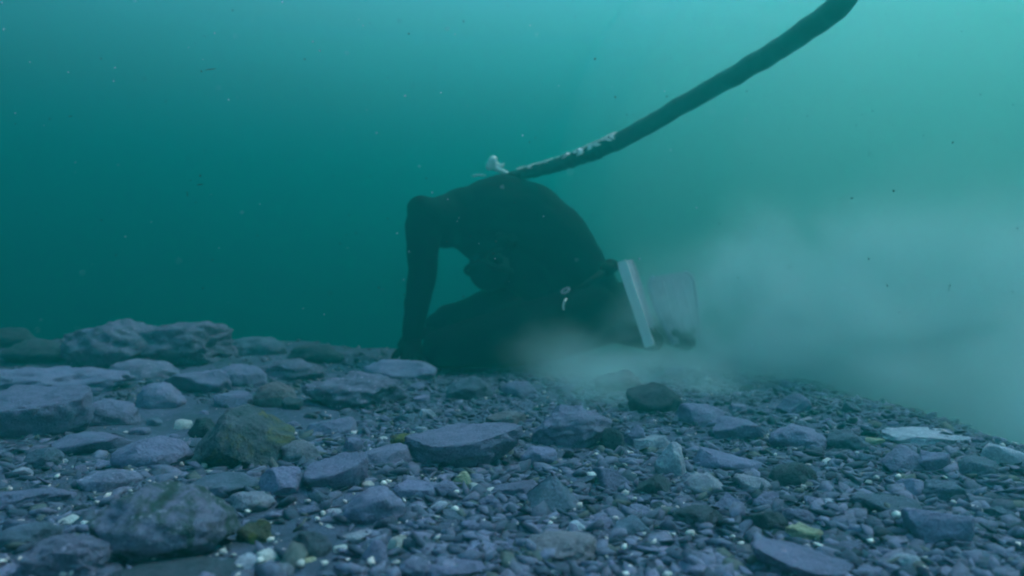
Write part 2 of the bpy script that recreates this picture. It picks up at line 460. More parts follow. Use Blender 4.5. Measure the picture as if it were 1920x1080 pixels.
# the stones one can tell apart in the photograph: px, py, width, height, style, material, label
ROCKS = [
 (420, 640, 120, 56, 'lump', 'teal', 'dim knobbly boulder at the end of the skyline bank', {'sink': .35}),
 (262, 702, 130, 56, 'round', 'mottled', 'silted mound in the dip between the skyline boulders', {'sink': .5}),
 (590, 668, 110, 46, 'round', 'dark', 'last dim hump of the bank before the diver', {'sink': .45}),  # dark material chosen to stand in for the shadow beside the diver
 (20, 640, 110, 50, 'round', 'dark', 'black hump behind the dark greenish boulder', {'sink': .4}),
 (66, 668, 120, 62, 'round', 'dark', 'dark greenish boulder at the far edge of the rock bed', {}),
 (212, 655, 200, 110, 'lump', 'mottled', 'largest mottled boulder on the skyline of the rock bed', {'sink': .3}),
 (345, 650, 180, 92, 'lump', 'mottled', 'rough boulder with dark hollow beside the largest skyline boulder', {'sink': .3}),
 (480, 660, 130, 55, 'round', 'teal', 'dim teal boulder fading into the water behind the rock bed', {}),
 (105, 724, 260, 78, 'lump', 'purple', 'broad smooth silt dusted boulder below the dark greenish one', {}),
 (62, 790, 215, 120, 'ledge', 'purple', 'overhanging boulder with black shaded front', {'sink': .3, 'deep': .7}),
 (205, 782, 125, 66, 'round', 'dusty', 'smooth silted stone touching the overhanging boulder', {}),
 (300, 752, 96, 66, 'round', 'dusty', 'domed lilac stone under the skyline boulders', {}),
 (372, 724, 120, 62, 'angular', 'purple', 'sloping purple block under the rough skyline boulder', {}),
 (447, 712, 105, 58, 'round', 'purple', 'low lilac hump behind the brownish round stone', {}),
 (548, 698, 120, 50, 'lump', 'mottled', 'rough pale mound at the back of the rock bed', {}),
 (518, 750, 84, 66, 'round', 'brown', 'brownish round stone beside a small black gap', {}),
 (662, 742, 190, 84, 'lump', 'mottled', 'wide crumbly mound of pale lumps below the diver\'s hand', {'sink': .5}),
 (752, 697, 135, 46, 'round', 'dusty', 'smooth low mound just in front of the diver\'s planted arm', {}),
 (548, 762, 40, 34, 'angular', 'dark', 'small black stone tucked beside the brownish round stone', {}),
 (452, 840, 186, 142, 'angular', 'mossy', 'big dark boulder with yellow green mossy crown', {'sink': .3}),
 (378, 812, 66, 56, 'angular', 'dark', 'black wedge leaning on the mossy crowned boulder', {}),
 (284, 862, 135, 82, 'round', 'purple', 'rounded purple boulder beside the black wedge', {}),
 (82, 866, 62, 52, 'round', 'teal', 'dark teal cobble under the overhanging boulder', {}),
 (180, 836, 130, 48, 'slab', 'purple', 'flat crumbling purple slab in front of the smooth silted stone', {}),
 (345, 800, 36, 26, 'angular', 'white', 'white chunk beside the black wedge', {'name': 'pebble', 'cat': 'pebble'}),
 (40, 892, 40, 30, 'angular', 'pale', 'pale chunk near the dark teal cobble', {'name': 'pebble', 'cat': 'pebble'}),
 (312, 988, 250, 156, 'under', 'algae', 'largest front boulder with green algae patches', {'sink': .2, 'seed': 5}),
 (128, 1052, 160, 96, 'round', 'mottled', 'speckled boulder in the front corner of the rock bed', {'sink': .3}),
 (330, 1076, 220, 70, 'round', 'dark', 'black boulder under the algae patched boulder', {'sink': .35}),
 (415, 918, 140, 52, 'slab', 'teal', 'long dark green slab behind the algae patched boulder', {}),
 (526, 908, 82, 64, 'angular', 'purple', 'square cornered grey block beside the long dark green slab', {}),
 (472, 948, 84, 48, 'lump', 'ochre', 'pale stone with ochre top beside the algae patched boulder', {}),
 (474, 1010, 68, 62, 'lump', 'moss', 'vivid yellow green mossy lump', {}),
 (135, 980, 52, 30, 'lump', 'white', 'largest white pebble of the trio on dark silt', {'name': 'pebble', 'cat': 'pebble'}),
 (84, 993, 40, 26, 'angular', 'white', 'jagged white pebble of the trio on dark silt', {'name': 'pebble', 'cat': 'pebble'}),
 (161, 984, 22, 16, 'round', 'white', 'smallest white pebble of the trio on dark silt', {'name': 'pebble', 'cat': 'pebble'}),
 (500, 1053, 52, 42, 'angular', 'white', 'bright white chunk below the mossy lump', {'name': 'pebble', 'cat': 'pebble'}),
 (528, 1072, 48, 32, 'round', 'ochre', 'pale greenish pebble against the bright white chunk', {'name': 'pebble', 'cat': 'pebble'}),
 (464, 1060, 52, 40, 'angular', 'pale', 'grey white stone on the other side of the bright white chunk', {'name': 'pebble', 'cat': 'pebble'}),
 (622, 806, 92, 40, 'slab', 'dusty', 'pale lens shaped slab propped on shingle', {'tilt': -8}),
 (562, 858, 74, 62, 'round', 'ochre', 'greyish cobble with yellow stain next to the mossy crowned boulder', {}),
 (662, 842, 36, 40, 'slab', 'purple', 'small upright flake below the lens shaped slab', {}),
 (870, 848, 222, 92, 'ledge', 'dusty', 'longest slab with pale flat top and black shaded front', {'sink': .15, 'deep': .6, 'tilt': -4, 'seed': 77}),
 (758, 834, 56, 42, 'lump', 'moss', 'mossy knob at the end of the longest slab', {}),
 (866, 906, 36, 42, 'angular', 'yellow', 'yellow stone under the front of the longest slab', {}),
 (634, 896, 118, 70, 'ledge', 'purple', 'tilted stone with dark underside behind the pale round cobble', {'tilt': -14, 'sink': .3}),
 (702, 957, 110, 84, 'round', 'dusty', 'pale round cobble standing in shingle', {'sink': .3, 'seed': 12}),
 (1034, 930, 110, 84, 'peak', 'teal', 'dark three sided rock with pointed top', {'sink': .25}),
 (968, 926, 96, 40, 'slab', 'purple', 'thin slab leaning on the dark three sided rock', {'tilt': -10}),
 (916, 950, 52, 36, 'angular', 'purple', 'small purple block in front of the thin leaning slab', {}),
 (1046, 1032, 150, 66, 'slab', 'brown', 'wide flat buried stone in the front shingle', {'sink': .6}),
 (704, 1048, 56, 66, 'angular', 'purple', 'tall angular stone beside the white shard', {}),
 (744, 1026, 34, 46, 'shard', 'white', 'long white shard standing on end', {'name': 'shell', 'cat': 'shell', 'tilt': 35}),
 (780, 1066, 66, 42, 'lump', 'mottled', 'pale speckled stone at the foot of the white shard', {}),
 (850, 1064, 124, 44, 'slab', 'purple', 'flat purple slab cut by the front edge of the view', {}),
 (1074, 806, 150, 92, 'round', 'dusty', 'big rounded boulder veiled by silt', {'sink': .35}),
 (950, 790, 76, 40, 'lump', 'brown', 'brown crumbly stone behind the longest slab', {}),
 (974, 735, 72, 38, 'angular', 'purple', 'long purple stone in front of the diver\'s knees', {}),
 (880, 738, 86, 62, 'lump', 'teal', 'weedy dark teal stone in front of the diver', {}),
 (905, 690, 150, 40, 'round', 'teal', 'shadowed teal hump under the diver\'s knee', {}),
 (1218, 758, 92, 88, 'angular', 'dark', 'black pointed rock standing in the silt cloud', {'sink': .5, 'tilt': 38, 'seed': 21, 'deep': 1.0}),
 (1160, 722, 96, 56, 'lump', 'brown', 'brown rock behind the black pointed rock', {}),
 (1150, 836, 44, 62, 'angular', 'dark', 'black block wedged beside the silt veiled boulder', {}),
 (1188, 826, 42, 56, 'angular', 'purple', 'upright purple block beside the black wedged block', {}),
 (1224, 834, 68, 34, 'slab', 'pale', 'thin pale leaf shaped slab', {'tilt': -12}),
 (1258, 870, 60, 78, 'angular', 'pale', 'pale upright stone below the leaf shaped slab', {'sink': .25}),
 (1222, 912, 80, 44, 'angular', 'dark', 'low dark stone at the foot of the pale upright stone', {}),
 (1010, 862, 70, 48, 'angular', 'purple', 'blocky stone at the blunt end of the longest slab', {}),
 (1322, 916, 74, 54, 'round', 'ochre', 'drab rounded cobble with pale top', {}),
 (1362, 952, 64, 52, 'angular', 'purple', 'angled slab resting on the drab rounded cobble', {}),
 (1496, 830, 104, 66, 'round', 'dusty', 'domed lilac boulder on the right slope', {'sink': .35}),
 (1385, 812, 110, 52, 'slab', 'purple', 'stacked flat slab beside the domed lilac boulder', {'tilt': 12}),
 (1372, 870, 124, 44, 'slab', 'purple', 'wide flat slab in front of the stacked flat slab', {'tilt': 5}),
 (1440, 660, 62, 50, 'round', 'dark', 'dark boulder half lost in the silt', {}),
 (1380, 688, 60, 36, 'angular', 'teal', 'dim jagged stone next to the boulder half lost in silt', {}),
 (1436, 985, 84, 56, 'angular', 'dark', 'dark cobble behind the black front slab', {}),
 (1498, 972, 68, 36, 'round', 'purple', 'oval purple cobble touching the yellowish lump', {'tilt': 14}),
 (1508, 1002, 66, 38, 'lump', 'yellow', 'yellowish white knobbly lump', {}),
 (1418, 999, 30, 17, 'round', 'white', 'flat white pebble beside the dark cobble', {'name': 'pebble', 'cat': 'pebble'}),
 (1506, 1062, 190, 72, 'ledge', 'purple', 'slab with black shaded front at the front edge of the view', {'tilt': 10, 'sink': .25}),
 (1768, 990, 136, 82, 'slab', 'dusty', 'large pale sloping slab on the right slope', {'tilt': 12, 'sink': .3}),
 (1820, 959, 46, 28, 'angular', 'white', 'white three cornered stone above the pale sloping slab', {'name': 'pebble', 'cat': 'pebble'}),
 (1700, 1059, 60, 42, 'round', 'pale', 'pale egg shaped cobble', {}),
 (1757, 1056, 30, 30, 'round', 'dusty', 'round lilac pebble beside the egg shaped cobble', {'name': 'pebble', 'cat': 'pebble'}),
 (1750, 872, 58, 50, 'angular', 'dusty', 'pointed grey stone in front of the long silted slab', {}),
 (1735, 822, 160, 34, 'slab', 'pale', 'long pale slab half buried in silt', {'tilt': 2}),
 (1838, 880, 90, 40, 'slab', 'teal', 'greenish flat stone under the palest edge slab', {'tilt': 8}),
 (1888, 866, 96, 56, 'slab', 'pale', 'palest slab sloping out of the view', {'tilt': 25, 'deep': .5}),
 (1640, 830, 32, 18, 'shard', 'yellow', 'pale yellow sliver beside the long silted slab', {'name': 'pebble', 'cat': 'pebble'}),
 (1655, 950, 124, 46, 'slab', 'teal', 'dark flat slab beside the pale sloping slab', {}),
 (1712, 922, 60, 48, 'angular', 'dusty', 'grey cube like stone on the dark flat slab', {}),
 (1764, 930, 84, 54, 'angular', 'teal', 'green tinged block behind the pale sloping slab', {}),
 (1588, 836, 80, 56, 'round', 'teal', 'dark green rounded stone on the slope crest', {}),
 (1597, 1030, 60, 30, 'round', 'purple', 'smooth oval stone off the end of the black front slab', {}),
 (1830, 1050, 70, 34, 'angular', 'teal', 'dull green stone in the front corner of the slope', {}),
 (600, 935, 44, 34, 'angular', 'teal', 'dull stone between the grey block and the pale cobble', {}),
 (583, 1030, 74, 66, 'lump', 'dark', 'dark weedy clump in front of the yellow mossy lump', {}),
 (575, 1054, 36, 18, 'round', 'yellow', 'flat yellow pebble under the dark weedy clump', {'name': 'pebble', 'cat': 'pebble'}),
 (60, 935, 150, 50, 'slab', 'purple', 'crumbling purple ledge beside the white pebbles', {'sink': .6}),
 (50, 1010, 110, 60, 'round', 'teal', 'dark weedy mound behind the speckled corner boulder', {}),
 (205, 905, 110, 44, 'slab', 'mottled', 'pale streaked slab behind the algae patched boulder', {}),
]
for (px, py, w, h, st, mt, lab, kw) in ROCKS:
    place(px, py, w, h, st, mt, lab, **kw)

# small bright pebbles and shells that catch the eye
BRIGHT = [(640, 828, 22, 13), (668, 812, 18, 10), (718, 824, 20, 12), (775, 813, 14, 10), (840, 800, 12, 10), (690, 909, 24, 14), (722, 908, 22, 13),
 (640, 1033, 30, 22), (625, 960, 30, 14), (618, 990, 26, 14), (828, 1014, 28, 14), (942, 1070, 24, 22), (1040, 1078, 22, 18), (890, 915, 24, 20), (922, 922, 26, 16),
 (1330, 712, 14, 10), (1350, 775, 22, 9), (1375, 742, 14, 9), (1290, 955, 24, 14), (1250, 1002, 22, 12), (1150, 958, 26, 12), (1590, 880, 18, 9), (1630, 905, 20, 12),
 (1545, 1065, 16, 9), (1655, 985, 26, 20), (1735, 1035, 26, 10), (1870, 1015, 24, 20), (1555, 868, 26, 18), (1725, 905, 24, 10), (1890, 940, 20, 10),
 (200, 828, 16, 9), (235, 812, 14, 8), (120, 865, 14, 9), (290, 908, 12, 9), (250, 928, 14, 9), (90, 960, 12, 8), (520, 1003, 10, 8), (530, 1032, 12, 9), (1110, 890, 26, 10), (1180, 850, 16, 9)]

STYLE_WORD = {'angular': 'jagged', 'round': 'rounded', 'slab': 'flat', 'shard': 'splinter like', 'lump': 'knobbly'}
TONE_WORD = {'purple': 'purple grey', 'dusty': 'lilac', 'dark': 'black', 'teal': 'dark green', 'brown': 'brown', 'pale': 'pale grey', 'white': 'white', 'ochre': 'ochre stained', 'mottled': 'mottled'}
NAMED = [(r[0], r[1], r[2], r[3], r[6]) for r in ROCKS]
used = set(r[6] for r in ROCKS)

def shorten(s):
    for cut in (' beside', ' behind', ' under', ' in front', ' at the', ' below', ' on the', ' next to', ' touching', ' of the', ' against', ' with', ' between', ' leaning', ' near', ' half', ' off', ' above', ' cut', ' sloping out', ' tucked', ' wedged', ' resting', ' standing', ' fading', ' propped', ' veiled'):
        i = s.find(cut)
        if i > 10: s = s[:i]
    return s
SHORT = [shorten(n[4]) for n in NAMED]
OK_SHORT = [SHORT.count(s) == 1 for s in SHORT]

def where_label(px, py, what):
    c = []
    for n, s, ok in zip(NAMED, SHORT, OK_SHORT):
        if not ok: continue
        dx, dy = px - n[0], py - n[1]
        dd = math.hypot(max(0, abs(dx) - n[2] / 2), 1.6 * max(0, abs(dy) - n[3] / 2))
        c.append((dd, dx, dy, n, s))
    c.sort(key=lambda t: t[0])
    for dd, dx, dy, n, s in c[:4]:
        if abs(dx) > n[2] / 2: rel = 'just beside'
        elif dy > 0: rel = 'just in front of'
        else: rel = 'just behind'
        if dd > 150: continue
        t = f"{what} {rel} the {s}"
        if t not in used and len(t.split()) <= 16:
            used.add(t); return t
    for i in range(4):
        for j in range(i + 1, 5):
            t = f"{what} between the {c[i][4]} and {c[j][4]}"
            if t not in used and len(t.split()) <= 16:
                used.add(t); return t
    return None

for i, (px, py, w, h) in enumerate(BRIGHT):
    st = ('shard', 'angular', 'round')[i % 3]
    mt = 'white' if i % 4 else 'pale'
    what = ('tiny ' if w < 17 else 'small ') + ('bright white' if mt == 'white' else 'off white') + (' shell' if st == 'shard' else ' pebble')
    lab = where_label(px, py, what) or where_label(px, py, 'little ' + what)
    if not lab: continue
    nm = 'shell' if st == 'shard' else 'pebble'
    place(px, py, w, h, st, mt, lab, name=nm, cat=nm, group='bright pebbles and shells among the rocks')

# stones of middling size between them
rs = random.Random(31)
made = 0
tries = 0
while made < 190 and tries < 4000:
    tries += 1
    px, py = rs.uniform(-10, 1930), 690 + 400 * rs.random() ** 0.8
    if tries == 1500: random.seed(3)
    if px > 1400 and py < 690 + (px - 1400) * 0.30: continue
    w = (22 + 40 * rs.random() ** 1.8) * (0.6 + 0.6 * (py - 690) / 390)
    if tries < 160:
        px, py = rs.uniform(-10, 1000), rs.uniform(700, 930)
        w = rs.uniform(56, 120)
    elif tries < 230:
        px, py = rs.uniform(1000, 1900), rs.uniform(760, 1070)
        w = rs.uniform(56, 105)
        if px > 1400 and py < 700 + (px - 1400) * 0.30: continue
    st = rs.choice(['angular', 'angular', 'slab', 'slab', 'round'])
    h = w * rs.uniform(.35, .6) if st == 'slab' else w * rs.uniform(.55, .8)
    q = .30 if w > 55 else .42
    if any(((px - l[0]) / (l[2] / 2 + w * q)) ** 2 + ((py - l[1]) / (l[3] / 2 + h * q)) ** 2 < 1 for l in LAND): continue
    mt = rs.choice(['purple'] * 5 + ['dusty'] * 3 + ['dark'] * 2 + ['teal'] * 3 + ['brown', 'pale', 'mottled', 'ochre'])
    what = f"{'small' if w < 36 else 'middling' if w < 56 else 'large'} {TONE_WORD[mt]} {STYLE_WORD[st]} stone"
    lab = where_label(px, py, what)
    if not lab: continue
    place(px, py, w, h, st, mt, lab, name='stone', cat='stone', tilt=rs.uniform(-16, 16), sink=rs.uniform(.42, .62), group='middling stones between the boulders')
    made += 1
print('stones', made, tries)

# uncountable shingle
def scatter(name, n, size, mat, seed, flat=(0.25, 0.7), zone=(0.55, 3.6), lift=0.25, dense=None):
    rg = np.random.default_rng(seed)
    bv, bf = ICO[1]
    allv = []; allf = []
    cnt = 0
    tri = np.array(bf)
    pool = []
    for _ in range(240):
        v = bv * (1 + rg.normal(0, .2, (len(bv), 1)))
        for _ in range(4):
            nn = rg.normal(0, 1, 3); nn /= np.linalg.norm(nn)
            v = v - np.maximum(0, v @ nn - rg.uniform(.3, .75))[:, None] * nn
        pool.append(v)
    rr = random.Random(seed)
    while cnt < n:
        y = zone[0] + (zone[1] - zone[0]) * rr.random() ** 1.6
        x = rr.uniform(-0.85, 0.85) * y
        if x > 1.9: continue
        dn = fbm(x * 2.2 + 9, y * 2.2 + 4)
        if dense is not None and rr.random() > 0.35 + 0.9 * (dn + 0.35) + 0.35 * (x > -0.1 * y) - 0.25 * (x < -.25 * y): continue
        sz = size[0] + (size[1] - size[0]) * rr.random() ** 3.2
        sc = np.array([sz, sz * rr.uniform(.4, 1), sz * rr.uniform(*flat)])
        e = Euler((rr.gauss(0, .35), rr.gauss(0, .35), rr.uniform(0, 6.28))).to_matrix()
        v = (pool[rr.randrange(240)] * sc) @ np.array(e).T + np.array([x, y, terrain(x, y) + sc[2] * lift])
        allf.append(tri + cnt * len(bv))
        allv.append(v)
        cnt += 1
    vv = np.concatenate(allv); ff = np.concatenate(allf)
    me = bpy.data.meshes.new(name)
    me.vertices.add(len(vv)); me.vertices.foreach_set("co", vv.astype(np.float32).ravel())
    me.loops.add(ff.size); me.loops.foreach_set("vertex_index", ff.astype(np.int32).ravel())
    me.polygons.add(len(ff))
    me.polygons.foreach_set("loop_start", np.arange(0, ff.size, 3, dtype=np.int32))
    me.polygons.foreach_set("loop_total", np.full(len(ff), 3, dtype=np.int32))
    me.update(); me.validate()
    me.materials.append(M[mat])
    return link(bpy.data.objects.new(name, me))
o = scatter('gravel', 44000, (0.002, 0.024), 'chips', 3, (0.10, 0.40), dense=True)
tag(o, "dark purple shingle chips covering the seabed between the rocks", 'gravel', None, 'stuff')
o = scatter('shell_grit', 4200, (0.0010, 0.0070), 'shell', 8, (0.3, 0.8), lift=1.4)
tag(o, "white shell grit sprinkled over the shingle", 'shell grit', None, 'stuff')

# ------------------------------------------------------------------ diver
def capsule(bm, a, b, ra, rb, seg=16, rings=5):
    """tapered capsule added to a bmesh"""
    a, b = Vector(a), Vector(b)
    ax = b - a
    L = ax.length
    q = ax.to_track_quat('Z', 'Y').to_matrix() if L > 1e-6 else Matrix.Identity(3)
    prof = []
    for i in range(rings + 1):
        t = -math.pi / 2 + math.pi / 2 * i / rings
        prof.append((ra * math.cos(t), ra * math.sin(t)))
    for i in range(rings + 1):
        t = math.pi / 2 * i / rings
        prof.append((rb * math.cos(t), L + rb * math.sin(t)))
    rows = []
    for (r, z) in prof:
        r = max(r, 1e-4)
        rows.append([bm.verts.new(a + q @ Vector((r * math.cos(6.28318 * j / seg), r * math.sin(6.28318 * j / seg), z))) for j in range(seg)])
    for i in range(len(rows) - 1):
        for j in range(seg):
            bm.faces.new((rows[i][j], rows[i][(j + 1) % seg], rows[i + 1][(j + 1) % seg], rows[i + 1][j]))
    bm.faces.new(rows[0][::-1]); bm.faces.new(rows[-1])

def ellipsoid(bm, c, rad, rot=None):
    m = Matrix.Translation(c) @ (rot.to_4x4() if rot else Matrix.Identity(4)) @ Matrix.Diagonal((*rad, 1))
    bmesh.ops.create_uvsphere(bm, u_segments=24, v_segments=16, radius=1.0, matrix=m)

def fuse(name, bm, mat, parent, voxel=0.008, smooth=6, origin=None):
    """melt overlapping solids of a bmesh into ONE continuous skin"""
    me = bpy.data.meshes.new(name)
    bm.to_mesh(me); bm.free()
    t = bpy.data.objects.new(name, me)
    COL.objects.link(t)
    r = t.modifiers.new("r", 'REMESH'); r.mode = 'VOXEL'; r.voxel_size = voxel; r.use_smooth_shade = True
    s = t.modifiers.new("s", 'SMOOTH'); s.factor = 0.5; s.iterations = smooth
    dg = bpy.context.evaluated_depsgraph_get()
    m2 = bpy.data.meshes.new_from_object(t.evaluated_get(dg))
    bpy.data.objects.remove(t); bpy.data.meshes.remove(me)
    if origin is not None: m2.transform(Matrix.Translation(-origin))
    m2.name = name
    m2.materials.clear(); m2.materials.append(M[mat])
    m2.polygons.foreach_set("use_smooth", [True] * len(m2.polygons))
    o = bpy.data.objects.new(name, m2)
    return link(o, parent)

ORG = P(960, 690, 2.75)
ORG.z = terrain(ORG.x, ORG.y)
diver = bpy.data.objects.new('person', None)
link(diver)
diver.location = ORG
tag(diver, "diver in a black wetsuit kneeling hunched over the seabed with head hanging", 'person')

bm = bmesh.new()
def chain(pts):
    for i in range(len(pts) - 1):
        capsule(bm, P(*pts[i][:3]), P(*pts[i + 1][:3]), pts[i][3], pts[i + 1][3])
# trunk: hips resting on the heels, spine arching forward
chain([(1125, 578, 2.80, .120), (1078, 512, 2.80, .140), (1042, 460, 2.79, .155), (985, 418, 2.78, .172), (925, 406, 2.76, .160), (872, 412, 2.74, .125)])
chain([(1015, 520, 2.80, .120), (955, 470, 2.78, .140), (900, 440, 2.76, .110)])
ellipsoid(bm, P(945, 362, 2.80), (.13, .15, .072))
ellipsoid(bm, P(872, 386, 2.72), (.10, .10, .074))
ellipsoid(bm, P(1048, 430, 2.79), (.10, .13, .10))
# shoulders
chain([(812, 408, 2.62, .076), (868, 410, 2.74, .115), (905, 440, 2.96, .080)])
ellipsoid(bm, P(835, 440, 2.68), (.075, .07, .055))
# planted near arm
chain([(806, 408, 2.62, .076), (792, 420, 2.60, .068), (793, 515, 2.58, .056), (787, 540, 2.58, .053), (772, 632, 2.56, .039)])
ellipsoid(bm, P(790, 392, 2.60), (.058, .06, .055))
chain([(800, 402, 2.62, .055), (840, 405, 2.66, .07)])
# far arm braced on the ground
chain([(905, 440, 2.96, .078), (955, 545, 3.02, .052), (922, 562, 3.00, .058), (815, 606, 2.92, .044)])
# neck
chain([(905, 440, 2.78, .088), (920, 470, 2.75, .070)])
# thighs and shins
chain([(1105, 585, 2.70, .115), (1000, 612, 2.60, .100), (826, 652, 2.50, .072)])
chain([(1105, 585, 2.90, .110), (1000, 597, 2.98, .094), (842, 600, 3.02, .074)])
chain([(826, 656, 2.50, .068), (1000, 656, 2.58, .064), (1150, 622, 2.70, .045)])
chain([(842, 606, 3.02, .070), (1020, 640, 3.00, .064), (1190, 612, 2.96, .045)])
chain([(1110, 560, 2.85, .100), (1165, 568, 2.86, .085), (1190, 592, 2.86, .060)])
chain([(1150, 622, 2.70, .046), (1205, 620, 2.72, .040)])
chain([(1190, 612, 2.96, .046), (1262, 602, 2.98, .040)])
body = fuse('wetsuit_body', bm, 'suit', diver, 0.009, 16, ORG)
cos = [v.co.copy() for v in body.data.vertices]
nrm = [v.normal.copy() for v in body.data.vertices]
new = []
for q, n_ in zip(cos, nrm):
    f = noise.noise(Vector((q.x * 9, q.y * 9, q.z * 22))) * .5 + noise.noise(q * 30) * .25
    new.extend(q + n_ * (.007 * f))
body.data.vertices.foreach_set("co", new)
body.data.update()

# head with a hood, face turned down towards the knees
HC = P(922, 492, 2.72)
crown = (P(924, 535, 2.70) - P(920, 455, 2.75)).normalized()
face_d = Vector((0.62, -0.70, -0.1)); face_d = (face_d - crown * face_d.dot(crown)).normalized()
side = crown.cross(face_d).normalized()
HM = Matrix((side, face_d, crown)).transposed()     # local x side, y face, z crown
def hp(x, y, z): return HC + HM @ Vector((x, y, z))
bm = bmesh.new()
ellipsoid(bm, hp(0, -.012, .015), (.078, .098, .098), HM)
ellipsoid(bm, hp(0, .030, -.055), (.058, .070, .062), HM)
capsule(bm, hp(0, .05, -.09), hp(0, .06, -.085), .032, .03)
capsule(bm, hp(0, .09, -.012), hp(0, .112, -.03), .012, .016)          # nose
for s in (-1, 1):
    capsule(bm, hp(s * .078, -.005, -.01), hp(s * .082, -.012, .015), .014, .016)   # ears under the hood
    capsule(bm, hp(s * .03, .085, .02), hp(s * .045, .078, .022), .013, .012)      # brow
capsule(bm, hp(-.02, .092, -.062), hp(.02, .092, -.062), .011, .011)  # lips
capsule(bm, hp(0, -.03, -.07), P(912, 445, 2.77), .062, .080)
hood = fuse('hood', bm, 'suit', diver, 0.006, 5, ORG)

def ring_tube(name, pts, rad, mat, parent, seg=10, closed=False, origin=ORG, radii=None):
    pts = [Vector(p) for p in pts]
    n = len(pts)
    V, Fs = [], []
    up = Vector((0, 0, 1)); prev = None
    for i in range(n):
        t = (pts[(i + 1) % n] - pts[i - 1]) if closed else (pts[min(i + 1, n - 1)] - pts[max(i - 1, 0)])
        t.normalize()
        if prev is None:
            a = t.cross(up)
            if a.length < .1: a = t.cross(Vector((1, 0, 0)))
        else:
            a = prev - t * prev.dot(t)
        a.normalize(); prev = a
        b = t.cross(a)
        r = radii[i] if radii else rad
        for j in range(seg):
            q = 6.283185 * j / seg
            V.append(pts[i] + (a * math.cos(q) + b * math.sin(q)) * r - origin)
    m = n if closed else n - 1
    for i in range(m):
        for j in range(seg):
            i2 = (i + 1) % n
            Fs.append((i * seg + j, i * seg + (j + 1) % seg, i2 * seg + (j + 1) % seg, i2 * seg + j))
    if not closed:
        Fs.append(tuple(range(seg))[::-1]); Fs.append(tuple((n - 1) * seg + j for j in range(seg)))
    return mesh_obj(name, V, Fs, M[mat], parent)

# diving mask: frame ring, glass and head strap
fr = [hp(.070 * math.cos(t) * (1 if abs(math.cos(t)) < .9 else .95), .088 - .05 * abs(math.cos(t)) ** 2, .015 + .042 * math.sin(t)) for t in np.linspace(0, 6.283, 28, endpoint=False)]
mask = ring_tube('diving_mask', fr, .012, 'strap', diver, 8, True)
cv = [hp(0, .100, .015) - ORG] + [p - ORG for p in fr]
mesh_obj('mask_lens', cv, [(0, i + 1, (i + 1) % 28 + 1) for i in range(28)], M['lens'], mask)
ring_tube('mask_strap', [hp(.090 * math.cos(t), -.012 + .108 * math.sin(t), .02) for t in np.linspace(2.6, 6.8, 20)], .009, 'strap', mask, 8)
bm = bmesh.new()
capsule(bm, hp(0, .085, -.065), hp(0, .125, -.068), .020, .034)
capsule(bm, hp(.02, .12, -.068), hp(.06, .11, -.068), .016, .012)
fuse('regulator', bm, 'strap', diver, .005, 3, ORG)

# gloves: palm and five bent fingers
def glove(wrist, fwd, up, thumb_side):
    fwd = fwd.normalized(); up = (up - fwd * up.dot(fwd)).normalized(); sd = fwd.cross(up) * thumb_side
    bm = bmesh.new()
    for kx in (-.026, -.009, .009, .026):
        capsule(bm, wrist + sd * kx * .6, wrist + fwd * .085 + sd * kx, .020, .016)
    for kx, ln in ((-.033, .060), (-.011, .078), (.011, .085), (.033, .074)):
        k0 = wrist + fwd * .085 + sd * kx
        k1 = k0 + fwd * ln * .45 + up * .010 + sd * kx * .22
        k2 = k1 + fwd * ln * .32 - up * .010
        k3 = k2 + fwd * ln * .23 - up * .016
        capsule(bm, k0, k1, .0115, .0105); capsule(bm, k1, k2, .0105, .0095); capsule(bm, k2, k3, .0095, .008)
    t0 = wrist + fwd * .028 + sd * .030
    t1 = t0 + fwd * .030 + sd * .034 - up * .004
    t2 = t1 + fwd * .034 + sd * .012 - up * .008
    capsule(bm, t0, t1, .016, .013); capsule(bm, t1, t2, .013, .010)
    capsule(bm, wrist - fwd * .05, wrist + fwd * .01, .040, .030)
    return fuse('glove', bm, 'glove', diver, 0.004, 2, ORG)
w1 = P(773, 638, 2.56)
glove(w1, Vector((.06, -.5, -.55)), Vector((-.1, -.8, .6)), 1)
w2 = P(816, 615, 2.915)
glove(w2, Vector((-.85, -.25, -.30)), Vector((-.2, -.1, 1)), -1)

# weight belt with a block, and the clips that glint at the hip
cx = P(1085, 540, 2.80)
dirv = (P(1040, 462, 2.79) - P(1122, 580, 2.80)).normalized()
aa = Vector((0, 1, 0)); bb = dirv.cross(aa).normalized()
belt = ring_tube('weight_belt', [cx + (aa * math.cos(t) + bb * math.sin(t)) * .150 for t in np.linspace(0, 6.283, 40, endpoint=False)], .014, 'strap', diver, 8, True)
bm = bmesh.new()
for t in (-2.2, -1.8, -1.3):
    p = cx + (aa * math.cos(t) + bb * math.sin(t)) * .158
    ellipsoid(bm, p, (.035, .03, .03))
fuse('lead_weight', bm, 'strap', belt, .005, 2, ORG)
gp = P(1060, 545, 2.53)
clip = ring_tube('metal_clip', [gp + Vector((.014 * math.cos(t), .01 * math.sin(t), .008 * math.sin(t) + .006 * math.cos(t))) for t in np.linspace(0, 6.283, 18, endpoint=False)], .004, 'fin', diver, 7, True)
ring_tube('clip_gate', [P(1062, 560, 2.47), P(1058, 566, 2.46), P(1056, 574, 2.46), P(1057, 581, 2.46)], .0032, 'tape', clip, 7)
# small white badge on the shoulder, pale zip pull at the nape
bm = bmesh.new()
ellipsoid(bm, P(779, 402, 2.555), (.007, .006, .014), Euler((0, R(20), 0)).to_matrix())
fuse('shoulder_badge', bm, 'tape', diver, .003, 1, ORG)
ring_tube('zip_pull', [P(886, 330, 2.76), P(898, 328, 2.75), P(911, 329, 2.75)], .0035, 'tape', diver, 6)

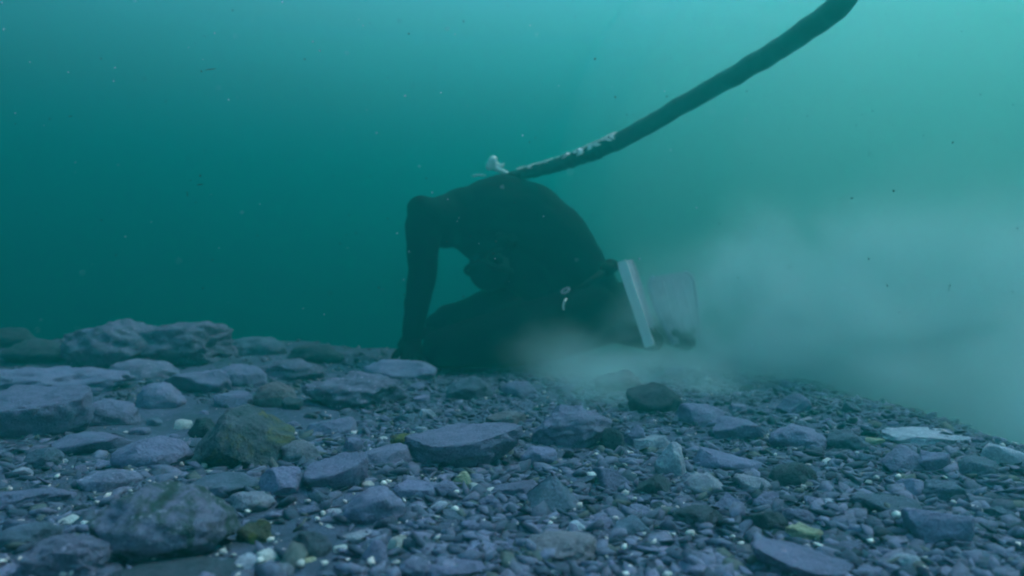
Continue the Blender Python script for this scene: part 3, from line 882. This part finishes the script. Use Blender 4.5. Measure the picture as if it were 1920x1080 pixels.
# fins: foot pocket, blade, white side rails
def fin(base, tip, wdir, width, foot_from, label):
    ax = (tip - base); L = ax.length; ax.normalize()
    wd = (wdir - ax * wdir.dot(ax)).normalized(); nn = ax.cross(wd).normalized()
    root = bpy.data.objects.new('fin', None)
    link(root, diver); root.location = (0, 0, 0)
    root["label"] = label
    def slabm(name, prof, th, mat):
        # prof: (t along, half width); thickness both sides with a slight camber
        V, Fs = [], []
        for (t, hw) in prof:
            for s in (-1, -.5, 0, .5, 1):
                c = base + ax * (t * L) + wd * (hw * s) + nn * (.005 * math.sin(t * 2.6) - .01 * (1 - s * s))
                V.append(c + nn * th / 2 - ORG); V.append(c - nn * th / 2 - ORG)
        n = len(prof)
        for i in range(n - 1):
            for j in range(4):
                a = i * 10 + j * 2; b = a + 2; c_ = a + 10; d = c_ + 2
                Fs.append((a, b, d, c_)); Fs.append((a + 1, c_ + 1, d + 1, b + 1))
            a = i * 10; Fs.append((a, a + 10, a + 11, a + 1))
            a = i * 10 + 8; Fs.append((a, a + 1, a + 11, a + 10))
        for j in range(4):
            a = j * 2; Fs.append((a, a + 1, a + 3, a + 2))
            a = (n - 1) * 10 + j * 2; Fs.append((a, a + 2, a + 3, a + 1))
        return mesh_obj(name, V, Fs, M[mat], root, False)
    hw = width / 2
    slabm('blade', [(-.1, hw * .55), (.15, hw * .75), (.5, hw * .92), (.82, hw), (.93, hw * .93), (1.0, hw * .70)], .007, 'fin')
    for s in (-1, 1):
        pts = [base + ax * (t * L) + wd * (s * hw * w) + nn * (.005 * math.sin(t * 2.6)) for t, w in ((-.1, .56), (.15, .76), (.5, .93), (.82, 1.01), (.93, .94), (1.0, .71))]
        if s < 0 and width > .21:
            V, Fs = [], []
            fx = Vector((1, -.35, .25)); fx = (fx - ax * fx.dot(ax)).normalized(); fy = ax.cross(fx)
            for i, p in enumerate(pts):
                ww = .018 if i < 5 else .016
                for (u_, v_) in ((-ww, -.006), (ww, -.006), (ww, .006), (-ww, .006)):
                    V.append(base + ax * ((-.1, .15, .5, .82, .93, 1.0)[i] * L) + wd * (-hw * (.95, .96, .98, 1.0, .98, .96)[i]) + fx * u_ + fy * v_ - ORG)
            for i in range(5):
                for j in range(4):
                    Fs.append((i * 4 + j, i * 4 + (j + 1) % 4, i * 4 + 4 + (j + 1) % 4, i * 4 + 4 + j))
            Fs += [(3, 2, 1, 0), (20, 21, 22, 23)]
            mesh_obj('side_rail', V, Fs, M['finwhite'], root, False)
            continue
        ring_tube('side_rail', pts, (.025 if s < 0 else .012) if width > .21 else .009, 'finwhite' if s < 0 and width > .21 else 'mottled' if s < 0 else 'fin', root, 8)
    for s in (-.42, 0, .42):
        pts = [base + ax * (t * L) + wd * (s * hw) + nn * (.005 * math.sin(t * 2.6) - .01 * (1 - s * s)) for t in (.05, .3, .6, .9)]
        ring_tube('rib', pts, .006, 'fin', root, 6)
    bm = bmesh.new()
    capsule(bm, foot_from, base - ax * .02, .048, .040)
    capsule(bm, foot_from + wd * .02, base + ax * .02 + wd * hw * .4, .035, .02)
    capsule(bm, foot_from - wd * .02, base + ax * .02 - wd * hw * .4, .035, .02)
    fuse('foot_pocket', bm, 'strap', root, .006, 3, ORG)
fin(P(1222, 630, 2.62), P(1176, 490, 2.64), Vector((.36, .93, 0)), .22, P(1160, 622, 2.70), "fin with bright white edge standing upright")
fin(P(1284, 630, 2.72), P(1256, 514, 2.76), Vector((1, .30, .10)), .20, P(1215, 612, 2.96), "fin half veiled by the silt cloud")

# ------------------------------------------------------------------ umbilical hose
def spline(pts, n):
    out = []
    pts = [Vector(p) for p in pts]
    for i in range(len(pts) - 1):
        p0, p1, p2, p3 = pts[max(i - 1, 0)], pts[i], pts[i + 1], pts[min(i + 2, len(pts) - 1)]
        for j in range(n):
            t = j / n
            out.append(0.5 * ((2 * p1) + (p2 - p0) * t + (2 * p0 - 5 * p1 + 4 * p2 - p3) * t * t + (3 * p1 - p0 - 3 * p2 + p3) * t ** 3))
    out.append(pts[-1])
    return out
hroot = bpy.data.objects.new('umbilical_hose', None)
link(hroot)
HORG = P(1160, 263, 2.50)
hroot.location = HORG
tag(hroot, "dark hose rising from the diver's back to the water surface", 'hose')
hp_pts = [P(1150, 270, 2.51), P(1200, 243, 2.45), P(1260, 208, 2.36), P(1330, 168, 2.24), P(1400, 128, 2.10), P(1470, 85, 1.95), P(1535, 40, 1.80), P(1590, -12, 1.70)]
e = hp_pts[-1]
hp_pts += [e + Vector((.10, -.03, .20)), e + Vector((.18, -.05, .6)), e + Vector((.2, 0, 1.3)), e + Vector((.15, .1, SURFACE_Z - e.z - .02))]
sp = spline(hp_pts, 16)
rad = [0.0315 * (1 + .035 * fbm(i * .21, 3.3) + .012 * fbm(i * .9, 1.3)) for i in range(len(sp))]
sp = [p + Vector((0, 0, .004 * fbm(i * .16, 9.1))) for i, p in enumerate(sp)]
ring_tube('hose', sp, 0, 'hose', hroot, 20, False, HORG, rad)
sl = spline([P(930, 338, 2.78), P(975, 328, 2.74), P(1030, 314, 2.68), P(1080, 298, 2.61), P(1120, 283, 2.56), P(1160, 264, 2.50)], 22)
n = len(sl)
rad = []
for i in range(n):
    t = i / (n - 1)
    rad.append((.021 + .010 * t) * (1 + .20 * fbm(i * .35, 7.7) + .10 * fbm(i * 1.3, 2.7)))
ring_tube('sleeve', sl, 0, 'sleeve', hroot, 18, False, HORG, rad)
# ragged strips of white tape around and along the sleeve
def tape_strip(pts_tq, half, seed):
    """pts_tq: (position along the sleeve 0..1, angle around it)"""
    V, Fs = [], []
    for i, (t, q, lift) in enumerate(pts_tq):
        k_ = min(n - 2, max(1, int(t * (n - 1))))
        c = sl[k_]; ax = (sl[k_ + 1] - sl[k_ - 1]).normalized()
        a = Vector((0, -1, 0)); a = (a - ax * a.dot(ax)).normalized(); b = ax.cross(a) * -1
        if b.z < 0: b = -b
        rr = rad[k_] + .003 + lift * .45
        o_ = (a * math.cos(q) + b * math.sin(q))
        p = c + o_ * rr
        w = half * 2.0 * (1 + .7 * fbm(i * .8, seed))
        for s, ll in ((-1, 0), (1, .003 * fbm(i * .9, seed + 4))):
            V.append(p + ax * (s * w) + o_ * ll - HORG)
            V.append(p + ax * (s * w) + o_ * (ll + .0016) - HORG)
    m = len(pts_tq)
    for i in range(m - 1):
        a = i * 4; b = a + 4
        Fs += [(a, a + 2, b + 2, b), (a + 1, b + 1, b + 3, a + 3), (a, b, b + 1, a + 1), (a + 2, a + 3, b + 3, b + 2)]
    Fs += [(0, 1, 3, 2), ((m - 1) * 4, (m - 1) * 4 + 2, (m - 1) * 4 + 3, (m - 1) * 4 + 1)]
    return mesh_obj('tape_strip', V, Fs, M['tape'], hroot)
H2 = math.pi / 2
rt = random.Random(5)
def lin(a, b, m): return [a + (b - a) * i / (m - 1) for i in range(m)]
tape_strip([(t, H2 - .5 + .35 * math.sin(7 * t) + .3 * rt.random(), .001 + .004 * rt.random()) for t in lin(.80, .99, 15)], .007, 1)
tape_strip([(.985 - .012 * rt.random(), q, .001) for q in lin(-.1, 2.2, 12)], .005, 2)
tape_strip([(.99 - .12 * i / 9, q, .001) for i, q in enumerate(lin(.0, 1.2, 10))], .0035, 12)
tape_strip([(.775 + .01 * rt.random(), q, .001 + .003 * rt.random()) for q in lin(.3, 2.1, 12)], .006, 3)
tape_strip([(.79 - .012 * i, 1.5 - .10 * i + .3 * rt.random(), .002) for i in range(6)], .003, 31)
tape_strip([(.66 + .02 * math.sin(3 * q), q, .002) for q in lin(.1, 2.4, 12)], .006, 4)
tape_strip([(.60 + .03 * rt.random(), q, .001) for q in lin(.6, 1.9, 9)], .0028, 5)
tape_strip([(.53 + .02 * i / 8, 1.4 - .06 * i, .0) for i in range(8)], .006, 6)
for (t0, q0, w_) in ((.22, 1.2, .004), (.30, .9, .003), (.34, 1.6, .005), (.42, 1.1, .004), (.47, 1.6, .003), (.56, .9, .004), (.70, 1.5, .005), (.84, .8, .005), (.90, 1.5, .006)):
    tape_strip([(t0 + .02 * math.sin(i * 1.3 + t0 * 9), q0 + .16 * (i - 3), .001 + .003 * rt.random()) for i in range(7)], w_, 50 + t0 * 30)
tape_strip([(.36 + .01 * i, 1.0 + .05 * i, .0) for i in range(5)], .003, 7)
tape_strip([(.24 + .012 * i, 1.5 - .1 * i, .0) for i in range(5)], .0025, 9)
tape_strip([(.90 + .003 * i, 1.3 + .12 * i, .003 * i) for i in range(7)], .0035, 41)
tape_strip([(.70 - .004 * i, 1.2 + .14 * i, .0035 * i) for i in range(6)], .003, 42)
# torn tag of white tape standing on the diver's back where the hose is tied on
bm = bmesh.new()
for (a, b, ra, rb) in (((918, 312), (925, 299), .016, .016), ((924, 300), (930, 308), .011, .009), ((930, 309), (942, 311), .008, .006), ((942, 311), (945, 307), .006, .004), ((922, 312), (935, 318), .012, .010), ((935, 318), (950, 325), .010, .010)):
    capsule(bm, P(*a, 2.76), P(*b, 2.75), ra, rb, 10, 3)
fuse('torn_tape_knot', bm, 'tape', hroot, .004, 1, HORG)

# ------------------------------------------------------------------ drifting specks
rg = np.random.default_rng(4)
bv, bf = ICO[1]
V = []; Fs = []
def speck(p, s, el=None):
    sc = np.array([s, s, s * .8]) * rg.uniform(.6, 1.3, 3)
    if el is not None: sc = np.array(el)
    b0 = len(V)
    e = np.array(Euler(tuple(rg.uniform(0, 6, 3))).to_matrix()) if el is None else np.array(Euler((0, -.15, 0)).to_matrix())
    for q in (bv * sc) @ e.T: V.append(tuple(np.array(p) + q))
    Fs.extend(tuple(i + b0 for i in f) for f in bf)
for i in range(170):
    px = 1920 * rg.random() ** .7; py = rg.uniform(0, 560)
    d = rg.uniform(.5, 1.9)
    speck(P(px, py, d), rg.uniform(.0006, .0018) * d)
for (px, py, l) in ((395, 130, 18), (375, 346, 10), (132, 218, 6), (1598, 202, 3), (1078, 32, 3), (1300, 34, 3), (1258, 108, 3), (1235, 82, 3)):
    speck(P(px, py, 1.2), 0, (l * .8 / F, .0011, .001))
o = mesh_obj('suspended_particles', V, Fs, M['speck'])
V = []; Fs = []
for i in range(130):
    px = 1920 * rg.random(); py = rg.uniform(0, 700)
    d = rg.uniform(.4, 1.6)
    speck(P(px, py, d), rg.uniform(.0004, .0016) * d)
tag(mesh_obj('pale_particles', V, Fs, M['pale']), "pale motes drifting through the teal water", 'particles', None, 'stuff')
tag(o, "dark specks drifting through the teal water", 'particles', None, 'stuff')
